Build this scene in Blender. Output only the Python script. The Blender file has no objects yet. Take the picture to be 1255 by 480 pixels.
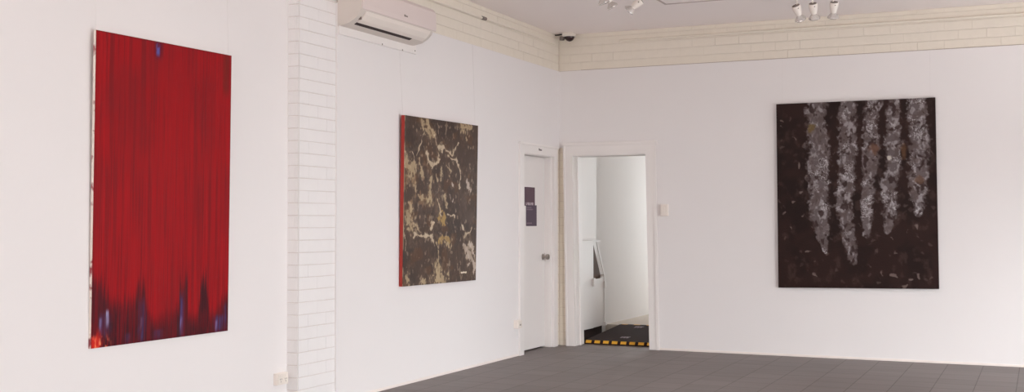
import bpy, bmesh, math, random
import numpy as np
from mathutils import Vector, Matrix

random.seed(7)
rng = np.random.RandomState(11)
scene = bpy.context.scene
COL = scene.collection
PI = math.pi
CEIL = 3.2785        # ceiling height
BAND = 2.893         # top of the plasterboard lining

# ------------------------------------------------------------------ helpers
def lin(c):
    return tuple(((v / 255) / 12.92 if v / 255 <= 0.04045 else ((v / 255 + 0.055) / 1.055) ** 2.4) for v in c)

def link(o):
    COL.objects.link(o)
    return o

def obj(name, bm, mat, parent=None, smooth=False):
    bmesh.ops.recalc_face_normals(bm, faces=bm.faces)
    me = bpy.data.meshes.new(name)
    bm.to_mesh(me); bm.free()
    if mat is not None:
        me.materials.append(mat)
    if smooth:
        for p in me.polygons:
            p.use_smooth = True
        try:
            me.set_sharp_from_angle(angle=math.radians(38))
        except Exception:
            pass
    o = bpy.data.objects.new(name, me)
    link(o)
    if parent is not None:
        o.parent = parent
        o.matrix_parent_inverse = Matrix.Translation(-Vector(parent.location)) if parent.rotation_euler[:] == (0, 0, 0) else parent.matrix_world.inverted()
    return o

def thing(name, label, cat, loc, group=None):
    o = bpy.data.objects.new(name, None)
    o.empty_display_size = 0.05
    o.location = loc
    link(o)
    return tag(o, label, cat, group)

def tag(o, label, cat, group=None):
    o['label'] = label; o['category'] = cat
    if group: o['group'] = group
    return o

def struct(name, bm, mat, parent=None):
    o = obj(name, bm, mat, parent)
    o['kind'] = 'structure'
    return o

def box(bm, x0, x1, y0, y1, z0, z1, bev=0.0, seg=2, lean=0.0):
    vs = [bm.verts.new((x - lean * z, y, z)) for x in (x0, x1) for y in (y0, y1) for z in (z0, z1)]
    idx = [(0, 1, 3, 2), (4, 6, 7, 5), (0, 4, 5, 1), (2, 3, 7, 6), (0, 2, 6, 4), (1, 5, 7, 3)]
    fs = [bm.faces.new([vs[i] for i in f]) for f in idx]
    if bev > 0:
        es = list({e for f in fs for e in f.edges})
        bmesh.ops.bevel(bm, geom=es, offset=bev, segments=seg, profile=0.7, affect='EDGES')
    return bm

def NB():
    return bmesh.new()

def prism(bm, pts, axis, a, b, bev=0.0):
    """polygon pts extruded along axis from a to b; axis 'x': pts are (y,z); 'y': (x,z); 'z': (x,y)"""
    def P(p, t):
        return (t, p[0], p[1]) if axis == 'x' else ((p[0], t, p[1]) if axis == 'y' else (p[0], p[1], t))
    A = [bm.verts.new(P(p, a)) for p in pts]
    B = [bm.verts.new(P(p, b)) for p in pts]
    n = len(pts)
    fs = [bm.faces.new(A), bm.faces.new(B[::-1])]
    for i in range(n):
        fs.append(bm.faces.new((A[i], A[(i + 1) % n], B[(i + 1) % n], B[i])))
    if bev > 0:
        es = list({e for f in fs for e in f.edges})
        bmesh.ops.bevel(bm, geom=es, offset=bev, segments=2, profile=0.7, affect='EDGES')
    return bm

def frame_of(d):
    d = Vector(d).normalized()
    u = d.orthogonal().normalized()
    return d, u, d.cross(u)

def lathe(bm, p, d, prof, n=24):
    """prof: list of (distance along d, radius)"""
    d, u, w = frame_of(d)
    p = Vector(p); rings = []
    for t, r in prof:
        c = p + d * t
        if r < 1e-6:
            rings.append([bm.verts.new(c)])
        else:
            rings.append([bm.verts.new(c + (u * math.cos(2 * PI * k / n) + w * math.sin(2 * PI * k / n)) * r) for k in range(n)])
    for A, B in zip(rings, rings[1:]):
        for k in range(n):
            k2 = (k + 1) % n
            if len(A) == 1 and len(B) == 1: continue
            if len(A) == 1: bm.faces.new((A[0], B[k], B[k2]))
            elif len(B) == 1: bm.faces.new((A[k], A[k2], B[0]))
            else: bm.faces.new((A[k], A[k2], B[k2], B[k]))
    if len(rings[0]) > 1: bm.faces.new(rings[0])
    if len(rings[-1]) > 1: bm.faces.new(rings[-1][::-1])
    return bm

def tube(bm, pts, r, n=10):
    pts = [Vector(p) for p in pts]; rings = []
    u = None
    for i, p in enumerate(pts):
        d = (pts[min(i + 1, len(pts) - 1)] - pts[max(i - 1, 0)]).normalized()
        if u is None: u = d.orthogonal().normalized()
        u = (u - d * u.dot(d)).normalized()
        w = d.cross(u)
        rings.append([bm.verts.new(p + (u * math.cos(2 * PI * k / n) + w * math.sin(2 * PI * k / n)) * r) for k in range(n)])
    for A, B in zip(rings, rings[1:]):
        for k in range(n):
            bm.faces.new((A[k], A[(k + 1) % n], B[(k + 1) % n], B[k]))
    bm.faces.new(rings[0]); bm.faces.new(rings[-1][::-1])
    return bm

# ------------------------------------------------------------------ materials
def new_mat(name):
    m = bpy.data.materials.new(name); m.use_nodes = True
    nt = m.node_tree
    return m, nt, nt.nodes['Principled BSDF']

def nd(nt, typ, **kw):
    n = nt.nodes.new(typ)
    for k, v in kw.items():
        if k in n.inputs: n.inputs[k].default_value = v
        else: setattr(n, k, v)
    return n

def paint(name, col, rough=0.6, var=0.03, scale=3.0, bump=0.05, bscale=180.0, metal=0.0, spec=0.4, stains=None):
    m, nt, b = new_mat(name)
    tc = nd(nt, 'ShaderNodeTexCoord')
    no = nd(nt, 'ShaderNodeTexNoise', Scale=scale, Detail=4.0)
    nt.links.new(tc.outputs['Object'], no.inputs['Vector'])
    mix = nd(nt, 'ShaderNodeMix', data_type='RGBA')
    c = lin(col)
    mix.inputs['A'].default_value = tuple(max(0, v * (1 - var)) for v in c) + (1,)
    mix.inputs['B'].default_value = tuple(min(1, v * (1 + var)) for v in c) + (1,)
    nt.links.new(no.outputs['Fac'], mix.inputs['Factor'])
    nt.links.new(mix.outputs['Result'], b.inputs['Base Color'])
    if bump:
        n2 = nd(nt, 'ShaderNodeTexNoise', Scale=bscale, Detail=3.0)
        nt.links.new(tc.outputs['Object'], n2.inputs['Vector'])
        bp = nd(nt, 'ShaderNodeBump', Strength=bump, Distance=0.004)
        nt.links.new(n2.outputs['Fac'], bp.inputs['Height'])
        nt.links.new(bp.outputs['Normal'], b.inputs['Normal'])
    b.inputs['Roughness'].default_value = rough
    b.inputs['Metallic'].default_value = metal
    b.inputs['Specular IOR Level'].default_value = spec
    return m

def flat(name, col, rough=0.5, metal=0.0):
    return paint(name, col, rough, 0.02, 20, 0, metal=metal)

WALLC = (230, 225, 224)
M_wall = paint('white wall paint', WALLC, 0.75, 0.012, 1.3, 0.06, 60, spec=0.25)
M_brick = paint('painted brickwork', (228, 219, 206), 0.6, 0.04, 14, 0.4, 45, spec=0.3)
M_pier = paint('white painted brickwork', (233, 229, 228), 0.65, 0.02, 14, 0.35, 45, spec=0.3)
M_mortar_white = paint('recessed white mortar', (218, 210, 206), 0.8, 0.03, 20, 0.4, 60)
M_strip = paint('cream painted brick reveal', (236, 227, 214), 0.65, 0.03, 14, 0.35, 45, spec=0.3)
M_gapline = paint('dusty gap above the lining', (168, 152, 140), 0.9, 0.1, 30, 0)  # shadow line below the brick band, put into the colour
M_mortar = paint('recessed painted mortar', (222, 212, 200), 0.8, 0.04, 20, 0.5, 60)
M_ceiling = paint('ceiling paint', (241, 232, 229), 0.85, 0.012, 1.0, 0.03, 80, spec=0.2)
M_trim = paint('gloss white woodwork', (234, 228, 225), 0.38, 0.015, 6, 0.05, 30, spec=0.4)
M_cream = paint('cream skirting bead', (236, 226, 220), 0.5, 0.03, 8, 0.1, 60)
M_door = paint('door paint', (232, 226, 223), 0.45, 0.012, 3, 0.04, 30)
M_plastic = paint('white plastic', (232, 222, 214), 0.4, 0.01, 8, 0, spec=0.4)
M_beige = paint('aged cream plastic', (228, 219, 210), 0.45, 0.03, 30, 0)
M_acface = paint('air conditioner casing', (220, 206, 202), 0.42, 0.01, 5, 0, spec=0.4)
M_acbody = paint('air conditioner underside', (214, 204, 196), 0.5, 0.02, 5, 0, spec=0.35)
M_dark = flat('black plastic', (38, 30, 30), 0.5)
M_slot = flat('dark air slot', (50, 34, 34), 0.7)
M_metal = flat('brushed metal', (176, 168, 160), 0.28, 1.0)
M_chrome = flat('lamp reflector silver', (222, 217, 213), 0.24, 0.75)
M_capdark = flat('grey lamp end cap', (120, 108, 102), 0.6)
M_wire = flat('thin hanging wire', (222, 216, 213), 0.5)
M_rubber = paint('dark rubber matting', (50, 36, 33), 0.9, 0.12, 40, 0.4, 120, spec=0.1)
M_yellow = paint('yellow hazard block', (232, 172, 52), 0.55, 0.08, 30, 0.1, 60)
M_carpet = paint('corridor floor', (190, 178, 166), 0.8, 0.14, 45, 0.4, 90)
M_corr = paint('corridor wall paint', (226, 222, 220), 0.7, 0.012, 1.5, 0.03, 60)
M_timber = paint('brown timber inside', (112, 92, 82), 0.8, 0.1, 12, 0.2, 60)
M_poster = paint('plum poster paper', (92, 68, 80), 0.55, 0.10, 22, 0)
M_poster2 = paint('plum poster paper lower', (84, 68, 84), 0.55, 0.06, 22, 0)
M_ink = flat('pale print', (206, 190, 196), 0.6)
M_ink2 = flat('dim print', (150, 132, 142), 0.6)
M_sign = flat('grey sign lettering', (105, 92, 90), 0.6)
M_edge_white = paint('raw canvas edge', (226, 214, 204), 0.8, 0.10, 25, 0.3, 200)
def smear(m, col, scale, lo, hi):
    nt = m.node_tree; b = nt.nodes['Principled BSDF']
    src = b.inputs['Base Color'].links[0].from_socket
    tc = nd(nt, 'ShaderNodeTexCoord'); no = nd(nt, 'ShaderNodeTexNoise', Scale=scale, Detail=3.0)
    nt.links.new(tc.outputs['Object'], no.inputs['Vector'])
    mr = nd(nt, 'ShaderNodeMapRange'); mr.inputs['From Min'].default_value = lo; mr.inputs['From Max'].default_value = hi
    nt.links.new(no.outputs['Fac'], mr.inputs['Value'])
    mx = nd(nt, 'ShaderNodeMix', data_type='RGBA'); mx.inputs['B'].default_value = lin(col) + (1,)
    nt.links.new(mr.outputs['Result'], mx.inputs['Factor']); nt.links.new(src, mx.inputs['A'])
    nt.links.new(mx.outputs['Result'], b.inputs['Base Color'])
smear(M_edge_white, (150, 70, 76), 14.0, 0.56, 0.66)
M_edge_red = paint('red canvas edge', (158, 46, 38), 0.6, 0.10, 18, 0.2, 150)
M_edge_black = paint('dark canvas edge', (62, 42, 38), 0.6, 0.10, 18, 0.2, 150)
M_frame = paint('window frame', (226, 220, 216), 0.4, 0.01, 4, 0)

# floor tiles: 300 mm dark grey, joints located from the back wall corner
def tile_mat():
    m, nt, b = new_mat('grey floor tiles')
    tc = nd(nt, 'ShaderNodeTexCoord')
    mp = nd(nt, 'ShaderNodeMapping')
    mp.inputs['Location'].default_value = (-2.05, 0.2, 0)
    nt.links.new(tc.outputs['Object'], mp.inputs['Vector'])
    br = nd(nt, 'ShaderNodeTexBrick', offset=0.0, squash=1.0)
    br.inputs['Scale'].default_value = 1.0
    br.inputs['Brick Width'].default_value = 0.3
    br.inputs['Row Height'].default_value = 0.3
    br.inputs['Mortar Size'].default_value = 0.0035
    br.inputs['Mortar Smooth'].default_value = 0.1
    br.inputs['Bias'].default_value = 0.0
    br.inputs['Color1'].default_value = lin((122, 112, 110)) + (1,)
    br.inputs['Color2'].default_value = lin((114, 105, 103)) + (1,)
    br.inputs['Mortar'].default_value = lin((82, 72, 72)) + (1,)
    nt.links.new(mp.outputs['Vector'], br.inputs['Vector'])
    no = nd(nt, 'ShaderNodeTexNoise', Scale=2.2, Detail=6.0)
    mp2 = nd(nt, 'ShaderNodeMapping'); mp2.inputs['Scale'].default_value = (1, 5, 1)
    nt.links.new(tc.outputs['Object'], mp2.inputs['Vector'])
    nt.links.new(mp2.outputs['Vector'], no.inputs['Vector'])
    mr = nd(nt, 'ShaderNodeMapRange'); mr.inputs['To Min'].default_value = 0.88; mr.inputs['To Max'].default_value = 1.12
    nt.links.new(no.outputs['Fac'], mr.inputs['Value'])
    mx = nd(nt, 'ShaderNodeMix', data_type='RGBA', blend_type='MULTIPLY'); mx.inputs['Factor'].default_value = 1
    nt.links.new(br.outputs['Color'], mx.inputs['A']); nt.links.new(mr.outputs['Result'], mx.inputs['B'])
    nt.links.new(mx.outputs['Result'], b.inputs['Base Color'])
    rr = nd(nt, 'ShaderNodeMapRange'); rr.inputs['To Min'].default_value = 0.42; rr.inputs['To Max'].default_value = 0.62
    nt.links.new(no.outputs['Fac'], rr.inputs['Value'])
    nt.links.new(rr.outputs['Result'], b.inputs['Roughness'])
    bp = nd(nt, 'ShaderNodeBump', Strength=0.5, Distance=0.002); bp.invert = True
    nt.links.new(br.outputs['Fac'], bp.inputs['Height'])
    nt.links.new(bp.outputs['Normal'], b.inputs['Normal'])
    b.inputs['Specular IOR Level'].default_value = 0.35
    return m
M_tile = tile_mat()

def canvas_mat(name, rough=0.5, bump=0.35, sx=60, sz=60):
    m, nt, b = new_mat(name)
    at = nd(nt, 'ShaderNodeVertexColor'); at.layer_name = 'pigment'
    nt.links.new(at.outputs['Color'], b.inputs['Base Color'])
    tc = nd(nt, 'ShaderNodeTexCoord')
    mp = nd(nt, 'ShaderNodeMapping'); mp.inputs['Scale'].default_value = (sx, sx, sz)
    nt.links.new(tc.outputs['Object'], mp.inputs['Vector'])
    no = nd(nt, 'ShaderNodeTexNoise', Scale=1.0, Detail=5.0)
    nt.links.new(mp.outputs['Vector'], no.inputs['Vector'])
    bp = nd(nt, 'ShaderNodeBump', Strength=bump, Distance=0.004)
    nt.links.new(no.outputs['Fac'], bp.inputs['Height'])
    nt.links.new(bp.outputs['Normal'], b.inputs['Normal'])
    b.inputs['Roughness'].default_value = rough
    b.inputs['Specular IOR Level'].default_value = 0.12
    return m

# ------------------------------------------------------------------ setting
# floor
bm = NB(); box(bm, -0.35, 7.6, -14.6, 0.235, -0.1, 0.0)
struct('floor', bm, M_tile)
bm = NB(); box(bm, -0.35, 7.6, -14.6, 0.24, CEIL, CEIL + 0.12)
struct('ceiling', bm, M_ceiling)

LEAN = 0.0165     # the right-hand doorway leans a little to the left as it rises
D2L, D2R, D2T = 0.175, 1.0, 2.01     # doorway opening at floor level, height

def bricks(bm, org, u, n, u0, u1, z0, z1, zref=BAND, L=0.24, H=0.086, gap=0.005, holes=()):
    """painted bricks proud of the wall core; org + u*s, outward normal n"""
    org, u, n = Vector(org), Vector(u), Vector(n)
    k0 = int(math.floor((z0 - zref) / H)) - 1
    k = k0
    while zref + k * H < z1:
        a, b = max(z0, zref + k * H + gap / 2), min(z1, zref + (k + 1) * H - gap / 2)
        if b - a > 0.008:
            s = u0 - (0.5 * L if k % 2 else 0.0)
            while s < u1:
                vj = random.choice((0.0, 0.0, 0.0004, 0.0012))
                c, d = max(u0, s + vj), min(u1, s + L - vj)
                if d - c > 0.008:
                    cx = (c + d) / 2; cz = (a + b) / 2
                    if not any(h[0] < cx < h[1] and h[2] < cz < h[3] for h in holes):
                        j = random.uniform(0.0, 0.0016)
                        dz = random.uniform(-0.0008, 0.0008)
                        base, front = org + n * 0.0005, org + n * (0.004 + j)
                        e = 0.0018
                        q = [(c, a), (d, a), (d, b), (c, b)]
                        ex = min(vj, 0.0008)
                        qi = [(c + ex, a + e), (d - ex, a + e), (d - ex, b - e), (c + ex, b - e)]
                        V0 = [bm.verts.new(base + u * s_ + Vector((0, 0, z_ + dz))) for s_, z_ in q]
                        V1 = [bm.verts.new(front - n * 0.002 + u * s_ + Vector((0, 0, z_ + dz))) for s_, z_ in q]
                        V2 = [bm.verts.new(front + u * s_ + Vector((0, 0, z_ + dz))) for s_, z_ in qi]
                        for A, B in ((V0, V1), (V1, V2)):
                            for i in range(4):
                                bm.faces.new((A[i], A[(i + 1) % 4], B[(i + 1) % 4], B[i]))
                        bm.faces.new(V2)
                s += L
        k += 1

# --- back wall: masonry core with the doorway, lining board in front
def wall_back_outline():
    return [(-0.3, 0.0), (D2L, 0.0), (D2L - LEAN * D2T, D2T), (D2R - LEAN * D2T, D2T), (D2R, 0.0), (7.6, 0.0), (7.6, CEIL), (-0.3, CEIL)]
bm = NB(); prism(bm, wall_back_outline(), 'y', 0.019, 0.235)
wb = struct('wall_back', bm, M_mortar)
bm = NB()
bricks(bm, (0, 0.019, 0), (1, 0, 0), (0, -1, 0), 0.0, 7.5, BAND, CEIL)
obj('brick_facing', bm, M_brick, wb)
bm = NB()
bricks(bm, (0, 0.019, 0), (1, 0, 0), (0, -1, 0), 0.0, 0.085, 0.0, 2.085, L=0.2)
obj('brick_reveal', bm, M_strip, wb)
bm = NB()
CO = 1.09        # outer right edge of the doorway casing at the floor
prism(bm, [(CO, 0.0), (7.5, 0.0), (7.5, BAND), (0.0, BAND), (0.0, 2.085), (0.15, 2.085), (CO - LEAN * 2.085, 2.085)], 'y', 0.0, 0.0145)
struct('wall_back', bm, M_wall)

# --- left wall, far bay: core, lining board, brick pier; near bay plastered and set back
D1A, D1B, D1T = -0.965, -0.19, 1.985
bm = NB()
prism(bm, [(-4.25, 0), (D1A, 0), (D1A, D1T), (D1B, D1T), (D1B, 0), (0.235, 0), (0.235, CEIL), (-4.25, CEIL)], 'x', -0.3, -0.019)
wl = struct('wall_left', bm, M_mortar)
bm = NB(); box(bm, -0.3, -0.019, -4.717, -4.25, 0, CEIL)
pier = struct('wall_left', bm, M_mortar_white)
bm = NB()
bricks(bm, (-0.019, 0, 0), (0, 1, 0), (1, 0, 0), -4.265, 0.012, BAND, CEIL)
obj('brick_facing', bm, M_brick, wl)
bm = NB()
bricks(bm, (-0.019, 0, 0), (0, 1, 0), (1, 0, 0), -0.095, 0.015, 0.0, 2.085, L=0.2)
obj('brick_reveal', bm, M_strip, wl)
bm = NB()
bricks(bm, (-0.019, 0, 0), (0, 1, 0), (1, 0, 0), -4.712, -4.25, 0.0, CEIL, L=0.225)
bricks(bm, (0, -4.717, 0), (1, 0, 0), (0, -1, 0), -0.105, -0.018, 0.0, CEIL, L=0.12)
obj('brick_facing', bm, M_pier, pier)
bm = NB()
prism(bm, [(-4.265, 0), (-1.06, 0), (-1.06, 2.075), (0.0, 2.075), (0.0, BAND), (-4.265, BAND)], 'x', -0.0145, 0.0)
struct('wall_left', bm, M_wall)
bm = NB(); box(bm, -0.3, -0.105, -14.6, -4.717, 0, CEIL)
struct('wall_left', bm, M_wall)

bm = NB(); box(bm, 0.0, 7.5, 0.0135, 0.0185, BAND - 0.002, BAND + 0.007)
struct('trim_1', bm, M_gapline)  # thin strip whose dark colour stands for shade above the lining
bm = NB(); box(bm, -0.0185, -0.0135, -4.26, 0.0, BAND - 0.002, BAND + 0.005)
struct('trim_2', bm, M_gapline)  # same painted shade line along the left wall
# skirting beads along the foot of the lining
bm = NB(); box(bm, CO, 7.5, -0.007, 0.0, 0.0, 0.022, 0.002, 1)
struct('baseboard_back', bm, M_cream)
bm = NB(); box(bm, 0.0, 0.007, -4.265, -1.06, 0.0, 0.022, 0.002, 1)
struct('baseboard_left', bm, M_cream)

# --- right wall and shopfront wall, with the daylight openings
def wall_with_openings(name, axis, a0, a1, t0, t1, ops, mat):
    bm = NB()
    def bx(u0, u1, z0, z1):
        if u1 - u0 < 1e-4 or z1 - z0 < 1e-4: return
        if axis == 'x': box(bm, t0, t1, u0, u1, z0, z1)
        else: box(bm, u0, u1, t0, t1, z0, z1)
    cur = a0
    for (u0, u1, z0, z1) in ops:
        bx(cur, u0, 0, CEIL); bx(u0, u1, 0, z0); bx(u0, u1, z1, CEIL); cur = u1
    bx(cur, a1, 0, CEIL)
    return struct(name, bm, mat)

RW = [(-13.2, -9.0, 0.4, 2.4), (-8.0, -4.6, 0.1, 2.3), (-3.6, -1.0, 0.1, 1.9)]
FW = [(0.6, 3.4, 0.35, 2.85), (3.8, 6.9, 0.35, 2.85)]
wall_with_openings('wall_right', 'x', -14.6, 0.0, 7.5, 7.7, RW, M_wall)
wall_with_openings('wall_front', 'y', -0.3, 7.7, -14.7, -14.5, FW, M_wall)

def area(name, loc, size, rot, power, col):
    l = bpy.data.lights.new(name, 'AREA'); l.shape = 'RECTANGLE'
    l.size, l.size_y = size; l.energy = power; l.color = col
    o = bpy.data.objects.new(name, l); o.location = loc; o.rotation_euler = rot
    link(o); return o

def window_frame(axis, u0, u1, z0, z1, t0, t1, nmul, n):
    bm = NB(); w = 0.05
    def bx(a, b, c, d):
        if axis == 'x': box(bm, t0, t1, a, b, c, d)
        else: box(bm, a, b, t0, t1, c, d)
    bx(u0, u1, z0, z0 + w); bx(u0, u1, z1 - w, z1)
    for i in range(nmul + 1):
        c = u0 + (u1 - u0 - w) * i / nmul
        bx(c, c + w, z0 + w, z1 - w)
    struct('window_%d' % n, bm, M_frame)

DAY = (1.0, 0.995, 0.975)
COOL = (0.90, 0.965, 1.0)
n = 1
for (u0, u1, z0, z1) in RW:
    window_frame('x', u0, u1, z0, z1, 7.58, 7.63, 2, n); n += 1
for (u0, u1, z0, z1) in FW:
    window_frame('y', u0, u1, z0, z1, -14.63, -14.58, 2, n); n += 1
POWERS = dict(sky=[0, 370, 209, 0, 0], ground=[0, 356, 175, 640, 197])
def daylight(i, wall, u0, u1, z0, z1, col):
    """the open sky and the lit pavement outside one opening, both beyond the glass line"""
    c = (u0 + u1) / 2; L = u1 - u0
    for kind, zc, tilt in (('sky', z1 + 0.9, -0.75), ('ground', 0.05, 0.75)):
        d = 1.1
        if not POWERS[kind][i]: continue
        if wall == 'x':
            area(kind + '_daylight', (7.72 + d, c, zc), (1.6, L * 1.15), (0, PI / 2 + tilt, 0), POWERS[kind][i], col)
        else:
            area(kind + '_daylight', (c, -14.72 - d, zc), (L * 1.15, 1.6), (PI / 2 + tilt, 0, 0), POWERS[kind][i], col)
for i, (u0, u1, z0, z1) in enumerate(RW):
    daylight(i, 'x', u0, u1, z0, z1, COOL if i == 2 else DAY)
for i, (u0, u1, z0, z1) in enumerate(FW):
    daylight(3 + i, 'y', u0, u1, z0, z1, DAY)

FAR = [('street_sky', (3.8, -24.0, 5.0), (12, 5), (3.8, -10, 0.8), DAY, 440),  # unseen area lamps added far outside, aimed to brighten the lower walls
       ('side_sky', (17.0, -8.5, 5.0), (11, 5), (4.0, -7.0, 0.8), DAY, 425),
       ('yard_sky', (14.0, -9.5, 3.4), (6, 3.6), (3.8, 0.0, 0.8), COOL, 1830)]
for nm, loc, size, tgt, col, pw in FAR:
    o = area(nm, loc, size, (0, 0, 0), pw, col)
    o.rotation_euler = (Vector(tgt) - Vector(loc)).to_track_quat('-Z', 'Y').to_euler()

# --- corridor beyond the doorway: raised floor, walls, end window
CF = 0.108
bm = NB(); box(bm, -0.1, 1.5, 1.42, 6.0, 0.0, CF); struct('floor', bm, M_carpet)
bm = NB(); box(bm, -0.1, 1.5, 0.235, 1.42, -0.1, 0.0); struct('floor', bm, M_rubber)
bm = NB(); box(bm, -0.3, 0.0, 1.02, 6.0, 0, CEIL); struct('wall_corridor_left', bm, M_corr)
bm = NB(); box(bm, -0.3, 0.035, 0.235, 1.02, 0, CEIL); struct('wall_corridor_left', bm, M_door)
bm = NB(); box(bm, 1.35, 1.5, 0.235, 6.0, 0, CEIL); struct('wall_corridor_right', bm, M_corr)
bm = NB(); box(bm, -0.3, 1.5, 0.235, 6.0, CEIL, CEIL + 0.12); struct('ceiling', bm, M_ceiling)
bm = NB(); box(bm, 0, 1.35, 5.9, 6.0, 0, 0.3); box(bm, 0, 1.35, 5.9, 6.0, 2.9, CEIL); box(bm, 0, 0.15, 5.9, 6.0, 0.3, 2.9); box(bm, 1.2, 1.35, 5.9, 6.0, 0.3, 2.9)
struct('wall_corridor_end', bm, M_corr)
window_frame('y', 0.15, 1.2, 0.3, 2.9, 5.93, 5.98, 1, n)
area('corridor_daylight', (0.68, 6.03, 1.5), (1.0, 2.5), (-PI / 2, 0, 0), 84, (0.88, 0.97, 1.0))

# ------------------------------------------------------------------ doorway casing (door_2) and closed door (door_1)
bm = NB()
def leanprism(bm, pts, y0, y1):
    prism(bm, [(x - LEAN * z, z) for x, z in pts], 'y', y0, y1, 0.003)
leanprism(bm, [(0.085, 0), (0.182, 0), (0.182, 2.0), (0.993, 2.0), (0.993, 0), (CO, 0), (CO, 2.10), (0.085, 2.10)], -0.022, 0.014)
d2 = struct('door_2', bm, M_trim)
bm = NB()
leanprism(bm, [(0.078, 2.10), (1.112, 2.10), (1.112, 2.132), (0.078, 2.132)], -0.032, 0.010)
obj('casing_cap', bm, M_trim, d2)
bm = NB()     # outer back-band
leanprism(bm, [(1.070, 0), (1.102, 0), (1.102, 2.10), (1.070, 2.10)], -0.030, -0.021)
leanprism(bm, [(0.083, 0), (0.105, 0), (0.105, 2.10), (0.083, 2.10)], -0.030, -0.021)
obj('casing_moulding', bm, M_trim, d2)
bm = NB()     # jamb lining with stop bead
for (a, b, y0, y1) in ((D2L - 0.012, D2L + 0.012, 0.012, 0.236), (D2R - 0.012, D2R + 0.012, 0.012, 0.236)):
    box(bm, a, b, y0, y1, 0, 2.0, 0.002, 1, LEAN)
box(bm, D2L + 0.012, D2L + 0.026, 0.10, 0.14, 0, 1.99, 0.002, 1, LEAN)
prism(bm, [(D2L - LEAN * 2, 1.99), (D2R - LEAN * 2, 1.99), (D2R - LEAN * 2, 2.014), (D2L - LEAN * 2, 2.014)], 'y', 0.014, 0.236)
obj('door_jamb', bm, M_trim, d2)

# closed flush door in the left wall
bm = NB()
prism(bm, [(-1.06, 0), (-0.965, 0), (-0.965, 1.98), (-0.19, 1.98), (-0.19, 0), (-0.095, 0), (-0.095, 2.065), (-1.06, 2.065)], 'x', -0.016, 0.020, 0.003)
d1 = struct('door_1', bm, M_trim)
bm = NB(); box(bm, -0.018, 0.030, -1.07, -0.085, 2.062, 2.084, 0.003)
obj('casing_cap', bm, M_trim, d1)
bm = NB()
box(bm, -0.16, -0.012, -0.212, -0.188, 0, 1.985, 0.002, 1)
box(bm, -0.16, -0.012, -0.968, -0.948, 0, 1.985, 0.002, 1)
box(bm, -0.16, -0.012, -0.965, -0.19, 1.972, 1.99, 0.002, 1)
obj('door_jamb', bm, M_trim, d1)
bm = NB(); box(bm, -0.118, -0.08, -0.944, -0.216, 0.014, 1.968, 0.002, 1)
obj('door_leaf', bm, M_door, d1)
bm = NB(); box(bm, -0.16, -0.12, -0.965, -0.19, 0.0, 1.985); obj('door_backing', bm, M_slot, d1)
bm = NB()
lathe(bm, (-0.082, -0.262, 0.938), (1, 0, 0), [(0, 0.033), (0.004, 0.033), (0.008, 0.026), (0.009, 0.014), (0.030, 0.011), (0.036, 0.020), (0.046, 0.0285), (0.058, 0.031), (0.068, 0.027), (0.073, 0.016), (0.0735, 0.0)], 28)
obj('door_knob', bm, M_metal, d1, True)
bm = NB(); box(bm, -0.0815, -0.079, -0.222, -0.2165, 0.90, 0.975); obj('latch_plate', bm, M_metal, d1)
bm = NB()      # little sign lettering on the header: STAFF-sized grey marks
for i, (w, h) in enumerate(((0.016, 0.022), (0.010, 0.016), (0.012, 0.014), (0.010, 0.014), (0.012, 0.014))):
    y0 = -0.60 + i * 0.0155
    box(bm, 0.0195, 0.022, y0, y0 + w * 0.85, 2.022, 2.022 + h)
obj('door_sign', bm, M_sign, d1)

# two posters on the door leaf
def poster(y0, y1, z0, z1, x, mat, label, upper):
    t = thing('poster', label, 'poster', (x, (y0 + y1) / 2, z0), 'posters taped to the closed white door')
    bm = NB(); box(bm, x, x + 0.0012, y0, y1, z0, z1); obj('poster_sheet', bm, mat, t)
    xf = x + 0.0010
    def glyphs(bm, ya, yb, z, h, cw, fill=0.72, skip=()):
        y = ya; i = 0
        while y + cw < yb:
            if i not in skip:
                k = (i * 7 + int(z * 1000)) % 4
                w = cw * fill; s = w * 0.32
                box(bm, xf, xf + 0.0009, y, y + s, z, z + h)
                if k in (0, 1, 3): box(bm, xf, xf + 0.0009, y + s, y + w, z + h * 0.8, z + h)
                if k in (0, 2, 3): box(bm, xf, xf + 0.0009, y + s, y + w, z, z + h * 0.2)
                if k in (1, 3): box(bm, xf, xf + 0.0009, y + s, y + w, z + h * 0.42, z + h * 0.6)
                if k == 0: box(bm, xf, xf + 0.0009, y + w - s, y + w, z, z + h)
            y += cw; i += 1
    W = y1 - y0
    if upper:
        bm = NB(); glyphs(bm, y0 + W * 0.12, y1 - W * 0.12, z0 + 0.008, 0.026, 0.024, 0.85)
        obj('poster_lettering', bm, M_ink, t)
    else:
        for (yb, z, h, cw, sk) in ((y0 + W * 0.52, z1 - 0.030, 0.010, 0.012, ()), (y0 + W * 0.66, z1 - 0.050, 0.012, 0.012, ()), (y0 + W * 0.55, z0 + 0.022, 0.013, 0.013, ())):
            bm = NB(); glyphs(bm, y0 + W * 0.06, yb, z, h, cw, 0.7, sk); obj('poster_lettering', bm, M_ink2, t)
    return t
poster(-0.735, -0.475, 1.462, 1.652, -0.0795, M_poster, 'upper plum poster on the white door, bold pale heading at its foot', True)
poster(-0.700, -0.432, 1.258, 1.470, -0.0780, M_poster2, 'lower plum poster on the white door with two small lines of print', False)

# ------------------------------------------------------------------ paintings
def vnoise(U, V, seed):
    r = np.random.RandomState(seed)
    G = r.rand(128, 128)
    ui, vi = np.floor(U).astype(int), np.floor(V).astype(int)
    fu, fv = U - ui, V - vi
    fu, fv = fu * fu * (3 - 2 * fu), fv * fv * (3 - 2 * fv)
    g = lambda a, b: G[a % 128, b % 128]
    return (g(ui, vi) * (1 - fu) + g(ui + 1, vi) * fu) * (1 - fv) + (g(ui, vi + 1) * (1 - fu) + g(ui + 1, vi + 1) * fu) * fv

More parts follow.
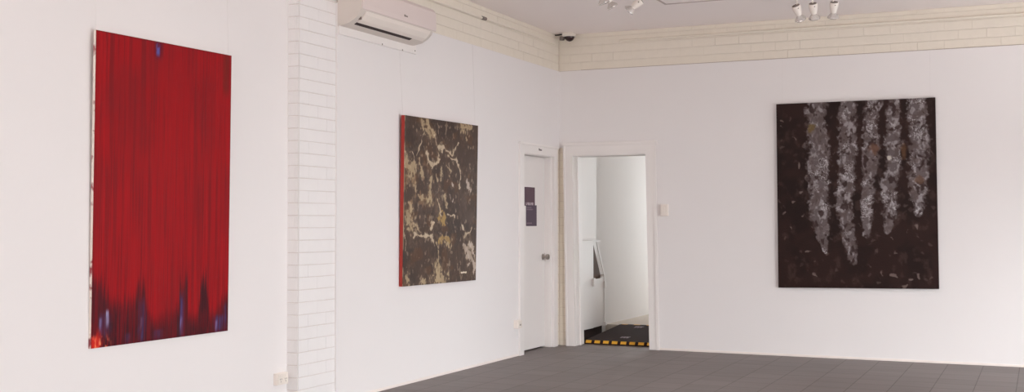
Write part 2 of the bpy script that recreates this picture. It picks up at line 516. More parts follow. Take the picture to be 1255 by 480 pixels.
def fbm(U, V, seed, octv=4, gain=0.55):
    s = 0; a = 1; t = 0
    for i in range(octv):
        s = s + a * vnoise(U * 2 ** i + 13.1 * i, V * 2 ** i + 7.7 * i, seed + i); t += a; a *= gain
    return s / t

def sstep(a, b, x):
    t = np.clip((x - a) / (b - a), 0, 1)
    return t * t * (3 - 2 * t)

def mixc(C, col, alpha):
    c = np.array(col, float)
    return C * (1 - alpha[..., None]) + c * alpha[..., None]

def segdist(X, Y, pts, widths):
    """smallest (distance / half width) to a polyline with a width at every vertex"""
    best = np.full(X.shape, 1e9)
    for (a, b, wa, wb) in zip(pts, pts[1:], widths, widths[1:]):
        dx, dy = b[0] - a[0], b[1] - a[1]
        L2 = dx * dx + dy * dy + 1e-9
        t = np.clip(((X - a[0]) * dx + (Y - a[1]) * dy) / L2, 0, 1)
        d = np.hypot(X - a[0] - t * dx, Y - a[1] - t * dy) / (wa + (wb - wa) * t)
        best = np.minimum(best, d)
    return best

def canvas(root_loc, corners, back, nu, nv, colour, edge_mat, face_mat, label, wires, wall_n, relief=None, group=None):
    """corners: TL, TR, BR, BL of the painted face; back: offset from face to back of the stretcher"""
    t = thing('painting', label, 'painting', root_loc, group)
    TL, TR, BR, BL = [np.array(c, float) for c in corners]
    W = np.linalg.norm(TR - TL); H = np.linalg.norm(BL - TL)
    u = np.linspace(0, 1, nu); v = np.linspace(0, 1, nv)
    U, V = np.meshgrid(u, v)                     # rows = v from the top
    P = (TL[None, None] * ((1 - U) * (1 - V))[..., None] + TR[None, None] * (U * (1 - V))[..., None]
         + BR[None, None] * (U * V)[..., None] + BL[None, None] * ((1 - U) * V)[..., None])
    C, R = colour(U, V, W, H)
    nrm = np.cross(TR - TL, BL - TL); nrm = nrm / np.linalg.norm(nrm)
    if np.dot(nrm, np.array(wall_n)) < 0: nrm = -nrm
    edge = np.minimum(np.minimum(U, 1 - U) * W, np.minimum(V, 1 - V) * H)
    P = P + nrm * (R * sstep(0, 0.01, edge) + 0.0006)[..., None]
    me = bpy.data.meshes.new('painted_face')
    idx = np.arange(nu * nv).reshape(nv, nu)
    q = np.stack([idx[:-1, :-1], idx[1:, :-1], idx[1:, 1:], idx[:-1, 1:]], -1).reshape(-1, 4)
    e1 = P[1, 0] - P[0, 0]; e2 = P[0, 1] - P[0, 0]
    if np.dot(np.cross(e1, e2), nrm) < 0: q = q[:, ::-1]
    me.from_pydata(P.reshape(-1, 3).tolist(), [], q.tolist())
    ca = me.color_attributes.new('pigment', 'FLOAT_COLOR', 'POINT')
    s = np.clip(C, 0, 255) / 255.0
    L = np.where(s <= 0.04045, s / 12.92, ((s + 0.055) / 1.055) ** 2.4)
    buf = np.ones((nv * nu, 4), np.float32); buf[:, :3] = L.reshape(-1, 3)
    ca.data.foreach_set('color', buf.ravel())
    me.polygons.foreach_set('use_smooth', [True] * len(me.polygons))
    me.materials.append(face_mat)
    o = bpy.data.objects.new('painted_face', me); link(o); o.parent = t
    o.matrix_parent_inverse = Matrix.Translation(-Vector(root_loc))
    # stretcher with canvas wrapped round it
    bm = NB(); bk = np.array(back, float)
    F = [bm.verts.new(tuple(c)) for c in (TL, TR, BR, BL)]
    B = [bm.verts.new(tuple(c + bk)) for c in (TL, TR, BR, BL)]
    bm.faces.new(F); bm.faces.new(B[::-1])
    for i in range(4):
        bm.faces.new((F[i], F[(i + 1) % 4], B[(i + 1) % 4], B[i]))
    obj('canvas_edge', bm, edge_mat, t)
    for (a, b) in wires:
        bm = NB(); tube(bm, [a, b], 0.0008, 6); obj('hanging_wire', bm, M_wire, t)
    return t

# --- red painting on the near left wall
def red_colour(U, V, W, H):
    X, Y = U * W, V * H
    C = np.zeros(U.shape + (3,)) + np.array((152, 17, 24.0))
    s1 = fbm(X * 120, Y * 2.2, 1, 2); s2 = fbm(X * 30, Y * 1.1, 5, 3); s3 = fbm(X * 3.2, Y * 2.0, 9, 3)
    C = mixc(C, (108, 22, 27), np.clip(sstep(0.50, 0.78, s1) * 0.55, 0, 1))
    C = mixc(C, (116, 22, 27), sstep(0.50, 0.75, s2) * 0.55)
    C = mixc(C, (168, 18, 24), sstep(0.52, 0.75, fbm(X * 40 + 9, Y * 1.3, 21, 3)) * 0.55)
    C = mixc(C, (122, 24, 29), sstep(0.42, 0.7, s3) * 0.45)
    # dark foot with ragged vertical tongues: control heights (fraction of the canvas height)
    uc = [0, .05, .09, .13, .2, .26, .30, .315, .355, .37, .42, .45, .5, .56, .60, .615, .665, .68, .72, .755, .775, .82, .84, .88, .94, 1.0]
    hc = [.20, .20, .165, .13, .115, .13, .14, .19, .18, .08, .05, .06, .07, .07, .10, .17, .18, .07, .05, .06, .19, .18, .06, .05, .09, .13]
    hh = np.interp(U + 0.012 * (fbm(X * 20, Y * 5, 33, 2) - .5), uc, hc)
    b = 1 - V
    hh = hh * (0.75 + 0.65 * fbm(X * 150, Y * 1.5 + 3, 31, 2))
    dark = sstep(0.035, -0.045, b - hh)
    dark = dark * (0.80 + 0.20 * sstep(.35, .6, fbm(X * 16, Y * 9, 37, 3)))
    streak = 0.55 + 0.45 * sstep(0.38, 0.58, fbm(X * 130 + 3, Y * 2.0, 41, 2))
    C = mixc(C, (62, 23, 30), dark * (0.55 + 0.45 * streak))
    C = mixc(C, (112, 20, 28), dark * sstep(0.54, 0.64, fbm(X * 75, Y * 2.5, 47, 3)) * 0.75)
    def blue(u0, w, h0, h1, a, col=(72, 60, 108)):
        nonlocal C
        m = sstep(w, w * 0.2, np.abs(U - u0 + 0.012 * (fbm(X * 14, Y * 12, 55, 2) - .5))) * sstep(h1, h1 * 0.7 + h0 * 0.3, b) * sstep(h0 - 0.01, h0 + 0.02, b)
        m = m * (0.35 + 0.65 * sstep(0.40, 0.60, fbm(X * 80, Y * 5, 61, 3)))
        C = mixc(C, col, np.clip(m * a, 0, 1))
    blue(.085, .055, .03, .12, .6); blue(.10, .018, .06, .125, 1.0, (170, 170, 205)); blue(.055, .014, .05, .10, .6, (130, 130, 180))
    blue(.335, .035, .0, .16, .8); blue(.33, .01, .04, .09, .8, (140, 125, 165)); blue(.625, .028, .0, .17, .95); blue(.62, .012, .0, .08, .7, (130, 115, 165))
    blue(.45, .05, .0, .04, .5); blue(.93, .07, .0, .07, .85); blue(.90, .012, .0, .05, .7, (140, 120, 165)); blue(.97, .02, .03, .11, .6)
    blue(.24, .03, .0, .04, .4)
    m = sstep(.13, .03, U) * sstep(.075, .02, b) * sstep(.42, .60, fbm(X * 45, Y * 14, 71, 3))
    C = mixc(C, (206, 40, 30), m * 0.95)
    m = sstep(.10, .02, np.abs(U - .05)) * sstep(.05, .01, b) * sstep(.52, .66, fbm(X * 60, Y * 25, 75, 3))
    C = mixc(C, (232, 120, 84), m)
    # blue smudge at the top
    m = sstep(.045, .01, np.abs(U - .425)) * sstep(.075, .02, V)
    C = mixc(C, (88, 24, 44), m * 0.75)
    m = sstep(.020, .006, np.abs(U - .42)) * sstep(.06, .035, V) * sstep(0.3, 0.55, fbm(X * 70, Y * 22, 81, 3))
    C = mixc(C, (92, 84, 150), m)
    C = mixc(C, (110, 26, 34), sstep(0.012, 0.0, np.minimum(np.minimum(U * W, (1 - U) * W), V * H)) * 0.6)
    C = mixc(C, (96, 40, 30), sstep(.04, .01, np.abs(U - .955)) * sstep(.10, .05, np.abs(V - .07)) * 0.5)
    return C, 0.0012 * s1
XW = -0.105
canvas((XW, -5.98, 0.607), [(-0.062, -6.562, 2.352), (-0.062, -5.393, 2.362), (-0.088, -5.383, 0.606), (-0.088, -6.556, 0.607)],
       (-0.017, 0, 0), 440, 420, red_colour, M_edge_white, canvas_mat('red oil paint', 0.55, 0.5, 160, 6),
       'tall crimson red abstract painting with dark dripping foot', [((XW + 0.003, -6.553, CEIL), (-0.075, -6.548, 2.33)), ((XW + 0.003, -5.40, CEIL), (-0.075, -5.41, 2.34))], (1, 0, 0))

# --- brown marbled painting
MID_STROKES = [([(0.209, 0.033), (0.246, 0.081), (0.213, 0.15), (0.144, 0.221)], 0.006, 0), ([(0.22, 0.027), (0.241, 0.059), (0.307, 0.088)], 0.022, 1), ([(0.28, 0.022), (0.331, 0.053), (0.369, 0.089)], 0.022, 1), ([(0.369, 0.089), (0.408, 0.138), (0.434, 0.16)], 0.009, 0), ([(0.434, 0.163), (0.511, 0.162), (0.556, 0.19), (0.629, 0.196)], 0.026, 0), ([(0.63, 0.202), (0.655, 0.16), (0.707, 0.121)], 0.012, 0), ([(0.578, 0.222), (0.684, 0.234), (0.726, 0.275)], 0.020, 0), ([(0.726, 0.275), (0.755, 0.321), (0.73, 0.405)], 0.012, 0), ([(0.275, 0.209), (0.313, 0.269), (0.364, 0.289), (0.437, 0.264), (0.454, 0.234)], 0.02, 0), ([(0.097, 0.207), (0.134, 0.266), (0.159, 0.32)], 0.008, 0), ([(0.03, 0.276), (0.066, 0.302), (0.111, 0.295)], 0.05, 1), ([(0.181, 0.253), (0.207, 0.33), (0.244, 0.362)], 0.014, 1), ([(0.489, 0.284), (0.479, 0.354)], 0.014, 1), ([(0.527, 0.277), (0.62, 0.326), (0.595, 0.35)], 0.013, 1), ([(0.847, 0.372), (0.876, 0.396)], 0.035, 2), ([(0.354, 0.369), (0.319, 0.438), (0.346, 0.495)], 0.028, 1), ([(0.744, 0.029), (0.812, 0.012), (0.882, 0.013)], 0.028, 1), ([(0.812, 0.03), (0.829, 0.089)], 0.012, 1), ([(0.598, 0.456), (0.607, 0.467)], 0.014, 2), ([(0.652, 0.478), (0.639, 0.496)], 0.012, 2), ([(0.61, 0.39), (0.623, 0.396)], 0.012, 2), ([(0.415, 0.333), (0.429, 0.379)], 0.01, 1), ([(0.15, 0.398), (0.139, 0.442)], 0.02, 1), ([(0.078, 0.593), (0.051, 0.638), (0.085, 0.672)], 0.045, 1), ([(0.14, 0.705), (0.248, 0.713), (0.373, 0.725), (0.4, 0.766)], 0.022, 0), ([(0.425, 0.744), (0.466, 0.815), (0.443, 0.895)], 0.016, 1), ([(0.447, 0.896), (0.431, 0.953)], 0.038, 1), ([(0.431, 0.953), (0.505, 0.979)], 0.045, 1), ([(0.463, 0.738), (0.527, 0.727), (0.607, 0.741)], 0.02, 3), ([(0.483, 0.586), (0.523, 0.592)], 0.035, 3), ([(0.562, 0.574), (0.682, 0.585)], 0.014, 0), ([(0.357, 0.639), (0.395, 0.615)], 0.008, 0), ([(0.395, 0.615), (0.347, 0.685)], 0.008, 0), ([(0.429, 0.499), (0.456, 0.546), (0.483, 0.58)], 0.009, 0), ([(0.767, 0.64), (0.823, 0.676)], 0.012, 0), ([(0.922, 0.659), (0.825, 0.725)], 0.012, 0), ([(0.812, 0.762), (0.885, 0.812)], 0.02, 2), ([(0.885, 0.812), (0.945, 0.887), (0.98, 0.914)], 0.045, 2), ([(0.926, 0.776), (0.958, 0.851)], 0.03, 2), ([(0.777, 0.944), (0.85, 0.944)], 0.012, 4), ([(0.245, 0.968), (0.27, 0.981)], 0.028, 1), ([(0.047, 0.944), (0.067, 0.972)], 0.022, 1), ([(0.588, 0.96), (0.594, 0.969)], 0.012, 1), ([(0.138, 0.638), (0.199, 0.684)], 0.018, 1), ([(0.063, 0.516), (0.1, 0.56)], 0.02, 1), ([(0.168, 0.481), (0.29, 0.473)], 0.02, 1), ([(0.518, 0.474), (0.573, 0.533)], 0.014, 1), ([(0.34, 0.478), (0.316, 0.495)], 0.022, 1), ([(0.528, 0.745), (0.608, 0.782), (0.639, 0.735)], 0.014, 1), ([(0.019, 0.583), (0.024, 0.804)], 0.006, 0)]
def mid_colour(U, V, W, H):
    X, Y = U * W, V * H
    C = np.zeros(U.shape + (3,)) + np.array((76, 60, 52.0))
    big = fbm(X * 3.4, Y * 3.4, 101, 4)
    C = mixc(C, (66, 53, 48), sstep(0.42, 0.62, big) * 0.8)
    C = mixc(C, (100, 83, 72), sstep(0.55, 0.75, fbm(X * 5 + 4, Y * 5, 105, 4)) * 0.5)
    C = mixc(C, (96, 66, 46), sstep(0.56, 0.7, fbm(X * 7, Y * 9, 109, 3)) * 0.5)
    WX, WY = X + 0.075 * (fbm(X * 11, Y * 11, 111, 4) - .5), Y + 0.075 * (fbm(X * 11 + 40, Y * 11, 115, 4) - .5)
    wid = 0.45 + 1.25 * sstep(.3, .7, fbm(X * 13 + 3, Y * 13, 117, 3))
    rag = fbm(X * 42, Y * 42, 121, 3)
    cols = {0: (206, 186, 158), 1: (178, 156, 124), 2: (196, 178, 164), 3: (176, 142, 84), 4: (232, 216, 192)}
    R = 0.002 * big
    for pts, w, k in MID_STROKES:
        P = [(a * W, b * H) for a, b in pts]
        ww = [w * ((0.95 if k else 0.7) if k != 4 else 0.6)] * len(P)
        d = segdist(WX if k != 4 else X, WY if k != 4 else Y, P, ww)
        d = d / (wid if k != 4 else 1)
        a = sstep(1.2, 0.5, d + (rag - 0.5) * (3.2 if k in (1, 2, 3) else 2.4))
        halo = sstep(3.4, 0.8, d + (rag - .5) * 3.5)
        C = mixc(C, (124, 104, 84), halo * 0.35)
        C = mixc(C, cols[k], a * (0.85 if k != 4 else 1))
        R = R + a * 0.0008
    # fine mottling in the lower-left and middle
    m = sstep(0.60, 0.72, fbm(X * 22, Y * 16, 131, 4)) * (0.25 + 0.75 * sstep(.55, .2, U) * sstep(.2, .35, V) * sstep(.7, .5, V))
    C = mixc(C, (150, 118, 88), m * 0.55)
    m = sstep(0.66, 0.76, fbm(X * 30 + 7, Y * 20, 141, 4))
    C = mixc(C, (190, 168, 140), m * 0.45)
    m = sstep(0.02, 0.0, np.minimum(U * W, (1 - U) * W)) * sstep(.35, .6, fbm(X * 20, Y * 12, 151, 3))
    C = mixc(C, (182, 160, 132), m * 0.7)
    return C, R
canvas((0.0, -2.72, 0.79), [(0.055, -3.378, 2.146), (0.055, -2.061, 2.161), (0.033, -2.063, 0.780), (0.033, -3.373, 0.788)],
       (-0.030, 0, 0), 300, 320, mid_colour, M_edge_red, canvas_mat('marbled oil paint', 0.5, 0.4, 60, 60),
       'dark brown marbled painting with cream veins and a red edge', [((0.004, -3.374, 2.66), (0.035, -3.37, 2.13)), ((0.002, -2.07, BAND), (0.035, -2.08, 2.14))], (1, 0, 0))

# --- black painting with five pale streams
def black_colour(U, V, W, H):
    X, Y = U * W, V * H
    C = np.zeros(U.shape + (3,)) + np.array((44, 27, 24.0))
    C = mixc(C, (34, 21, 19), sstep(0.4, 0.65, fbm(X * 4, Y * 4, 201, 4)) * 0.8)
    C = mixc(C, (78, 60, 55), sstep(0.58, 0.78, fbm(X * 14, Y * 10, 205, 4)) * 0.45)
    WX = X + 0.045 * (fbm(X * 9, Y * 9, 211, 3) - .5); WY = Y + 0.045 * (fbm(X * 11 + 30, Y * 11, 215, 3) - .5)
    streams = [([(132, 38), (130, 100), (136, 150), (133, 205), (135, 260), (139, 320), (143, 372)], [20, 19, 24, 21, 22, 17, 5]),
               ([(200, 38), (200, 90), (200, 140), (194, 210), (190, 250), (195, 320), (203, 365), (212, 398)], [16, 18, 19, 16, 17, 14, 13, 6]),
               ([(258, 36), (250, 80), (250, 150), (245, 210), (238, 262), (238, 335)], [17, 14, 17, 13, 12, 8]),
               ([(300, 36), (297, 100), (299, 150), (298, 195), (286, 225), (288, 290), (283, 328)], [14, 13, 16, 12, 17, 14, 7]),
               ([(347, 34), (349, 100), (352, 150), (350, 200), (347, 250), (350, 287)], [18, 18, 20, 18, 17, 9])]
    rag = fbm(X * 26, Y * 26, 221, 4)
    tex = fbm(WX * 34, WY * 24, 231, 4); tex2 = fbm(WX * 60, WY * 46, 241, 3)
    R = np.zeros(U.shape)
    cover = np.zeros(U.shape)
    for pts, ws in streams:
        P = [((a - 40) / 347 * W, (b - 42) / 410 * H) for a, b in pts]
        d = segdist(WX, WY, P, [w / 347 * W for w in ws])
        a = sstep(1.30, 0.70, d + (rag - 0.5) * 1.25)
        cover = np.maximum(cover, a)
    C = mixc(C, (106, 96, 96), cover * 0.86)
    C = mixc(C, (156, 149, 151), cover * sstep(0.46, 0.62, tex) * 0.75)
    C = mixc(C, (84, 70, 68), cover * sstep(0.54, 0.40, fbm(WX * 18, WY * 14, 251, 3)) * 0.65)
    ridge = 1 - np.abs(tex2 - 0.5) * 9
    C = mixc(C, (196, 192, 194), cover * sstep(0.45, 0.95, ridge) * sstep(0.5, 0.62, fbm(X * 9, Y * 9, 261, 2)) * 0.85)
    C = mixc(C, (44, 28, 26), cover * sstep(0.60, 0.72, fbm(WX * 24 + 9, WY * 18, 271, 3)) * 0.75)
    R = cover * (0.0025 * tex + 0.001)
    for (a, b, w, h, col) in ((256, 148, 12, 15, (106, 74, 60)), (320, 157, 8, 14, (96, 66, 44)), (120, 97, 9, 12, (108, 88, 52)), (350, 216, 10, 10, (98, 72, 58)), (287, 170, 5, 5, (210, 200, 190))):
        d = np.hypot((WX / W * 347 + 40 - a) / w, (WY / H * 410 + 42 - b) / h)
        C = mixc(C, col, sstep(1.2, .5, d + (rag - .5)) * 0.8)
    # scattered dabs
    r = np.random.RandomState(5)
    dabs = [(55, 82, 5), (54, 92, 4), (80, 121, 8), (92, 182, 8), (78, 260, 6), (55, 286, 5), (100, 290, 9), (125, 425, 9), (108, 372, 6), (295, 426, 9), (345, 425, 10), (330, 432, 6), (318, 447, 7), (95, 240, 5), (110, 205, 5), (290, 345, 5), (325, 330, 8), (345, 320, 6), (300, 375, 5), (70, 320, 5), (270, 420, 6)]
    for i in range(110):
        dabs.append((r.uniform(46, 382), r.uniform(60, 445), r.uniform(2, 6)))
    for i, (a, b, s) in enumerate(dabs):
        x, y = (a - 40) / 347 * W, (b - 42) / 410 * H
        ang = r.uniform(-1.2, 1.2) + (PI / 2 if r.rand() < .4 else 0); l = s / 347 * W * 0.6
        d = segdist(WX, WY, [(x - l * math.cos(ang), y - l * math.sin(ang)), (x + l * math.cos(ang), y + l * math.sin(ang))], [0.012, 0.007])
        al = sstep(1.3, .3, d + (rag - .5) * 3.0) * (1 - cover)
        C = mixc(C, (140, 124, 118), al * (0.65 if i < 21 else r.uniform(.08, .35)))
    return C, R
canvas((3.03, 0.0, 0.665), [(2.296, -0.036, 2.446), (3.756, -0.036, 2.448), (3.776, -0.034, 0.684), (2.308, -0.034, 0.664)],
       (0, 0.032, 0), 320, 380, black_colour, M_edge_black, canvas_mat('dark oil paint', 0.45, 0.5, 70, 70),
       'large near-black painting with five pale grey streams running down', [((2.352, -0.002, BAND), (2.35, -0.015, 2.43)), ((3.712, -0.002, BAND), (3.71, -0.015, 2.43))], (0, -1, 0))

# ------------------------------------------------------------------ air conditioner
t = thing('air_conditioner', 'white wall-mounted split air conditioner above the brown marbled painting', 'air conditioner', (0.0, -3.7, 2.72))
prof = [(0.0, 2.721), (0.095, 2.738), (0.150, 2.768), (0.185, 2.800), (0.200, 2.826), (0.203, 2.86), (0.198, 2.975), (0.180, 3.005), (0.14, 3.02), (0.0, 3.02)]
Y0, Y1 = -4.262, -3.132
bm = NB()
secs = [(Y0, 1.0, 0.0), (Y1 - 0.11, 1.0, 0), (Y1 - 0.055, 0.985, 0.004), (Y1 - 0.02, 0.93, 0.014), (Y1 - 0.004, 0.86, 0.028), (Y1, 0.80, 0.036)]
rings = []
for y, s, dz in secs:
    ring = []
    for (x, z) in prof:
        zz = 2.871 + (z - 2.871) * (1 - dz / 0.3 * 1.2)
        ring.append(bm.verts.new((x * s, y, zz)))
    rings.append(ring)
for A, B in zip(rings, rings[1:]):
    for i in range(len(prof)):
        j = (i + 1) % len(prof)
        bm.faces.new((A[i], A[j], B[j], B[i]))
bm.faces.new(rings[0]); bm.faces.new(rings[-1][::-1])
obj('casing', bm, M_acbody, t, True)
bm = NB()     # front panel, a thin shell over the casing front
prism(bm, [(0.2035, 2.832), (0.210, 2.838), (0.213, 2.87), (0.207, 2.985), (0.185, 3.013), (0.17, 3.012), (0.195, 2.98), (0.2015, 2.87)], 'y', Y0 + 0.004, Y1 - 0.012, 0.0015)
obj('front_panel', bm, M_acface, t, True)
bm = NB()     # louvre flap
prism(bm, [(0.128, 2.7525), (0.158, 2.7705), (0.190, 2.8015), (0.2035, 2.825), (0.209, 2.824), (0.197, 2.799), (0.163, 2.765), (0.131, 2.747)], 'y', Y0 + 0.06, Y1 - 0.10, 0.0012)
obj('louvre_flap', bm, M_plastic, t, True)
bm = NB()     # air slot
prism(bm, [(0.100, 2.7365), (0.126, 2.7485), (0.127, 2.753), (0.100, 2.743)], 'y', Y0 + 0.07, -3.385)
obj('air_slot', bm, M_slot, t)
bm = NB(); box(bm, 0.150, 0.172, Y0 + 0.045, Y0 + 0.055, 2.765, 2.785); obj('flap_hinge', bm, M_capdark, t)
bm = NB(); lathe(bm, (0.168, -3.165 - 0.07, 2.779), (0.6, 0, -0.8), [(0, 0.008), (0.004, 0.008), (0.005, 0)], 12); obj('indicator_lamp', bm, M_capdark, t)
bm = NB()
for i, (w, h) in enumerate(((0.016, 0.016), (0.009, 0.011), (0.009, 0.013), (0.009, 0.011))):
    y0 = -3.66 + i * 0.014
    box(bm, 0.2095, 0.2145, y0, y0 + w * .8, 2.873, 2.873 + h)
obj('badge', bm, M_capdark, t)

t = thing('wall_batten', 'white screwed timber batten on the wall just under the air conditioner', 'batten', (0.0, -3.7, 2.66))
bm = NB(); box(bm, 0.0005, 0.017, -4.262, -3.122, 2.664, 2.742, 0.002, 1); obj('batten_board', bm, M_trim, t)
for y, z in ((-3.66, 2.672), (-3.145, 2.690), (-3.35, 2.669)):
    bm = NB(); lathe(bm, (0.0165, y, z), (1, 0, 0), [(0, 0.007), (0.002, 0.006), (0.0025, 0)], 12); obj('screw', bm, M_capdark, t)

# ------------------------------------------------------------------ conduits on the brick band
tg = 'white conduits under the ceiling'
bm = NB(); tube(bm, [(0.672, 0.004, 3.176), (2.5, 0.004, 3.176), (4.0, 0.004, 3.172), (7.45, 0.004, 3.168)], 0.0125, 12)
c = obj('conduit', bm, M_brick, None, True); tag(c, 'white painted conduit along the brick band above the black painting', 'conduit')
c2 = thing('conduit', 'white painted conduit along the left brick band beside the air conditioner', 'conduit', (-0.0, -2.0, 3.16))
bm = NB(); tube(bm, [(-0.004, -3.9, 3.166), (-0.004, -1.86, 3.166)], 0.0125, 12); obj('conduit_pipe', bm, M_brick, c2, True)
bm = NB(); tube(bm, [(-0.004, -1.80, 3.168), (-0.004, -0.12, 3.180)], 0.0125, 12); obj('conduit_pipe', bm, M_brick, c2, True)
bm = NB(); tube(bm, [(-0.002, -1.87, 3.166), (-0.002, -1.79, 3.168)], 0.0165, 12); obj('coupling', bm, M_capdark, c2, True)

# ------------------------------------------------------------------ security camera in the corner
t = thing('security_camera', 'small white dome security camera with dark dome in the ceiling corner', 'camera', (0.155, -0.11, CEIL))
bm = NB(); box(bm, 0.098, 0.212, -0.165, -0.055, 3.236, CEIL - 0.0005, 0.006); obj('mount', bm, M_beige, t)
bm = NB(); lathe(bm, (0.160, -0.110, 3.238), (0, 0, -1), [(0, 0.052), (0.012, 0.051), (0.028, 0.044), (0.042, 0.030), (0.050, 0.013), (0.0515, 0)], 28)
m_dome, nt_, b_ = new_mat('smoked dome'); b_.inputs['Base Color'].default_value = lin((52, 34, 36)) + (1,); b_.inputs['Roughness'].default_value = 0.12
obj('dome', bm, m_dome, t, True)
bm = NB(); tube(bm, [(0.10, -0.11, 3.262), (0.06, -0.10, 3.266), (0.0, -0.09, 3.266), (-0.012, -0.09, 3.268)], 0.007, 10); obj('cable', bm, M_dark, t, True)
bm = NB(); box(bm, 0.048, 0.094, -0.12, -0.08, 3.205, 3.250, 0.008); lathe(bm, (0.09, -0.11, 3.232), (1, 0, 0), [(0, 0.012), (0.022, 0.012)], 12)
obj('cable_gland', bm, M_capdark, t, True)

# ------------------------------------------------------------------ ceiling spotlights
FW_ = Vector((-math.sin(0.4286), math.cos(0.4286), 0)); RT = Vector((math.cos(0.4286), math.sin(0.4286), 0)); UP = Vector((0, 0, 1))
def spot(pos, a, f, z, label, group, stem_top):
    d = (RT * a + FW_ * f - UP * z).normalized()
    pos = Vector(pos)
    t = thing('spotlight', label, 'spotlight', pos, group)
    p = pos - d * 0.08
    bm = NB(); lathe(bm, p, d, [(0.003, 0.030), (0.0, 0.035), (0.004, 0.037), (0.030, 0.037), (0.058, 0.032), (0.080, 0.026), (0.092, 0.022)], 28)
    obj('lamp_holder', bm, M_plastic, t, True)
    bm = NB(); lathe(bm, p - d * 0.002, d, [(0.0, 0.030), (0.004, 0.033)], 28); obj('end_cap', bm, M_capdark, t)
    bm = NB(); lathe(bm, p + d * 0.086, d, [(0, 0.019), (0.010, 0.022), (0.022, 0.033), (0.038, 0.0455), (0.048, 0.050), (0.052, 0.049), (0.055, 0.040), (0.058, 0.020), (0.059, 0)], 32)
    b = obj('reflector_bulb', bm, M_chrome, t, True)
    # yoke screw and stem up to the ceiling
    _, u, w = frame_of(d)
    q = p + d * 0.035
    bm = NB(); lathe(bm, q - FW_ * 0.036, -FW_, [(0, 0.006), (0.006, 0.005), (0.007, 0)], 10); obj('adjusting_screw', bm, M_capdark, t)
    top = Vector(stem_top)
    bm = NB(); tube(bm, [q, q + (top - q) * 0.25 + UP * 0.01, top], 0.0075, 10); obj('stem', bm, M_beige, t, True)
    return t
Z = 3.10
B = [(2.766, -1.36, 3.078), (2.884, -1.31, 3.090), (3.040, -1.25, 3.098)]
gB = 'spotlights above the black painting'; gA = 'spotlights left of centre at the top edge'
spot(B[0], .42, .42, .85, 'leftmost of the three ceiling spotlights above the black painting', gB, (2.76, -1.40, 3.262))
spot(B[1], .20, .42, .85, 'middle one of the three ceiling spotlights above the black painting', gB, (2.87, -1.36, 3.262))
spot(B[2], .05, .42, .85, 'rightmost of the three ceiling spotlights above the black painting', gB, (3.02, -1.30, 3.262))
bm = NB()
bmesh.ops.create_cube(bm, size=1, matrix=Matrix.Translation((2.89, -1.352, 3.270)) @ Matrix.Rotation(0.36, 4, 'Z') @ Matrix.Diagonal((0.42, 0.045, 0.017, 1)))
tag(obj('lighting_bar', bm, M_plastic), 'white ceiling bar carrying the spotlights above the black painting', 'lighting bar')
spot((1.365, -2.42, 3.150), .30, .05, .80, 'leftmost silver-bulb ceiling spotlight, cut by the top edge left of centre', gA, (1.33, -2.40, 3.262))
spot((1.382, -2.28, 3.138), .45, .10, .80, 'small ceiling spotlight tucked right beside the leftmost silver bulb', gA, (1.40, -2.32, 3.262))
spot((1.548, -2.14, 3.104), -.85, .30, .70, 'ceiling spotlight aimed down to the left, nearest the room corner', gA, (1.53, -2.20, 3.262))
bm = NB()
bmesh.ops.create_cube(bm, size=1, matrix=Matrix.Translation((1.43, -2.30, 3.270)) @ Matrix.Rotation(0.9, 4, 'Z') @ Matrix.Diagonal((0.42, 0.045, 0.017, 1)))
tag(obj('lighting_bar', bm, M_plastic), 'white ceiling bar carrying the left group of spotlights', 'lighting bar')
bm = NB()
t = thing('ceiling_panel', 'flat pale ceiling panel with a thin grey rim between the two groups of spotlights', 'ceiling panel', (2.0, -1.8, CEIL))
box(bm, 1.575, 2.45, -2.3, -1.305, CEIL - 0.012, CEIL - 0.0003, 0.004)
obj('panel_face', bm, M_ceiling, t)
M_rim = flat('grey panel rim', (192, 176, 172), 0.5)
bm = NB()
for (a, b_, c, d) in ((1.555, 2.47, -1.302, -1.285), (1.555, 2.47, -2.32, -2.303), (1.555, 1.572, -2.303, -1.302), (2.453, 2.47, -2.303, -1.302)):
    box(bm, a, b_, c, d, CEIL - 0.016, CEIL - 0.0004)
bmesh.ops.remove_doubles(bm, verts=bm.verts, dist=0.0001)
obj('panel_rim', bm, M_rim, t)

# ------------------------------------------------------------------ electrical fittings
def fitting(name, label, cat, loc):
    return thing(name, label, cat, loc)
t = fitting('light_switch', 'white double light switch on the wall right of the open doorway', 'light switch', (1.16, 0, 1.36))
bm = NB(); box(bm, 1.118, 1.196, -0.030, 0.0005, 1.360, 1.478, 0.004); obj('mounting_block', bm, M_plastic, t)
bm = NB(); box(bm, 1.126, 1.188, -0.037, -0.029, 1.368, 1.470, 0.003); obj('switch_plate', bm, M_plastic, t)
for z in (1.395, 1.430):
    bm = NB(); box(bm, 1.148, 1.166, -0.043, -0.036, z, z + 0.022, 0.002); obj('rocker', bm, M_plastic, t)
t = fitting('power_outlet', 'small white power outlet box low beside the closed door', 'power outlet', (0.0, -1.12, 0.27))
bm = NB(); box(bm, -0.0005, 0.045, -1.172, -1.080, 0.272, 0.352, 0.006); obj('outlet_box', bm, M_plastic, t)
bm = NB(); box(bm, 0.044, 0.050, -1.165, -1.087, 0.279, 0.345, 0.002); obj('outlet_plate', bm, M_beige, t)
bm = NB(); box(bm, 0.0495, 0.0515, -1.14, -1.128, 0.30, 0.315); box(bm, 0.0495, 0.0515, -1.12, -1.108, 0.30, 0.315); obj('socket_holes', bm, M_capdark, t)
t = fitting('power_outlet', 'cream double power outlet low on the near wall beside the brick pier', 'power outlet', (XW, -4.81, 0.195))
bm = NB(); box(bm, XW - 0.0005, XW + 0.030, -4.872, -4.748, 0.192, 0.272, 0.004); obj('outlet_box', bm, M_plastic, t)
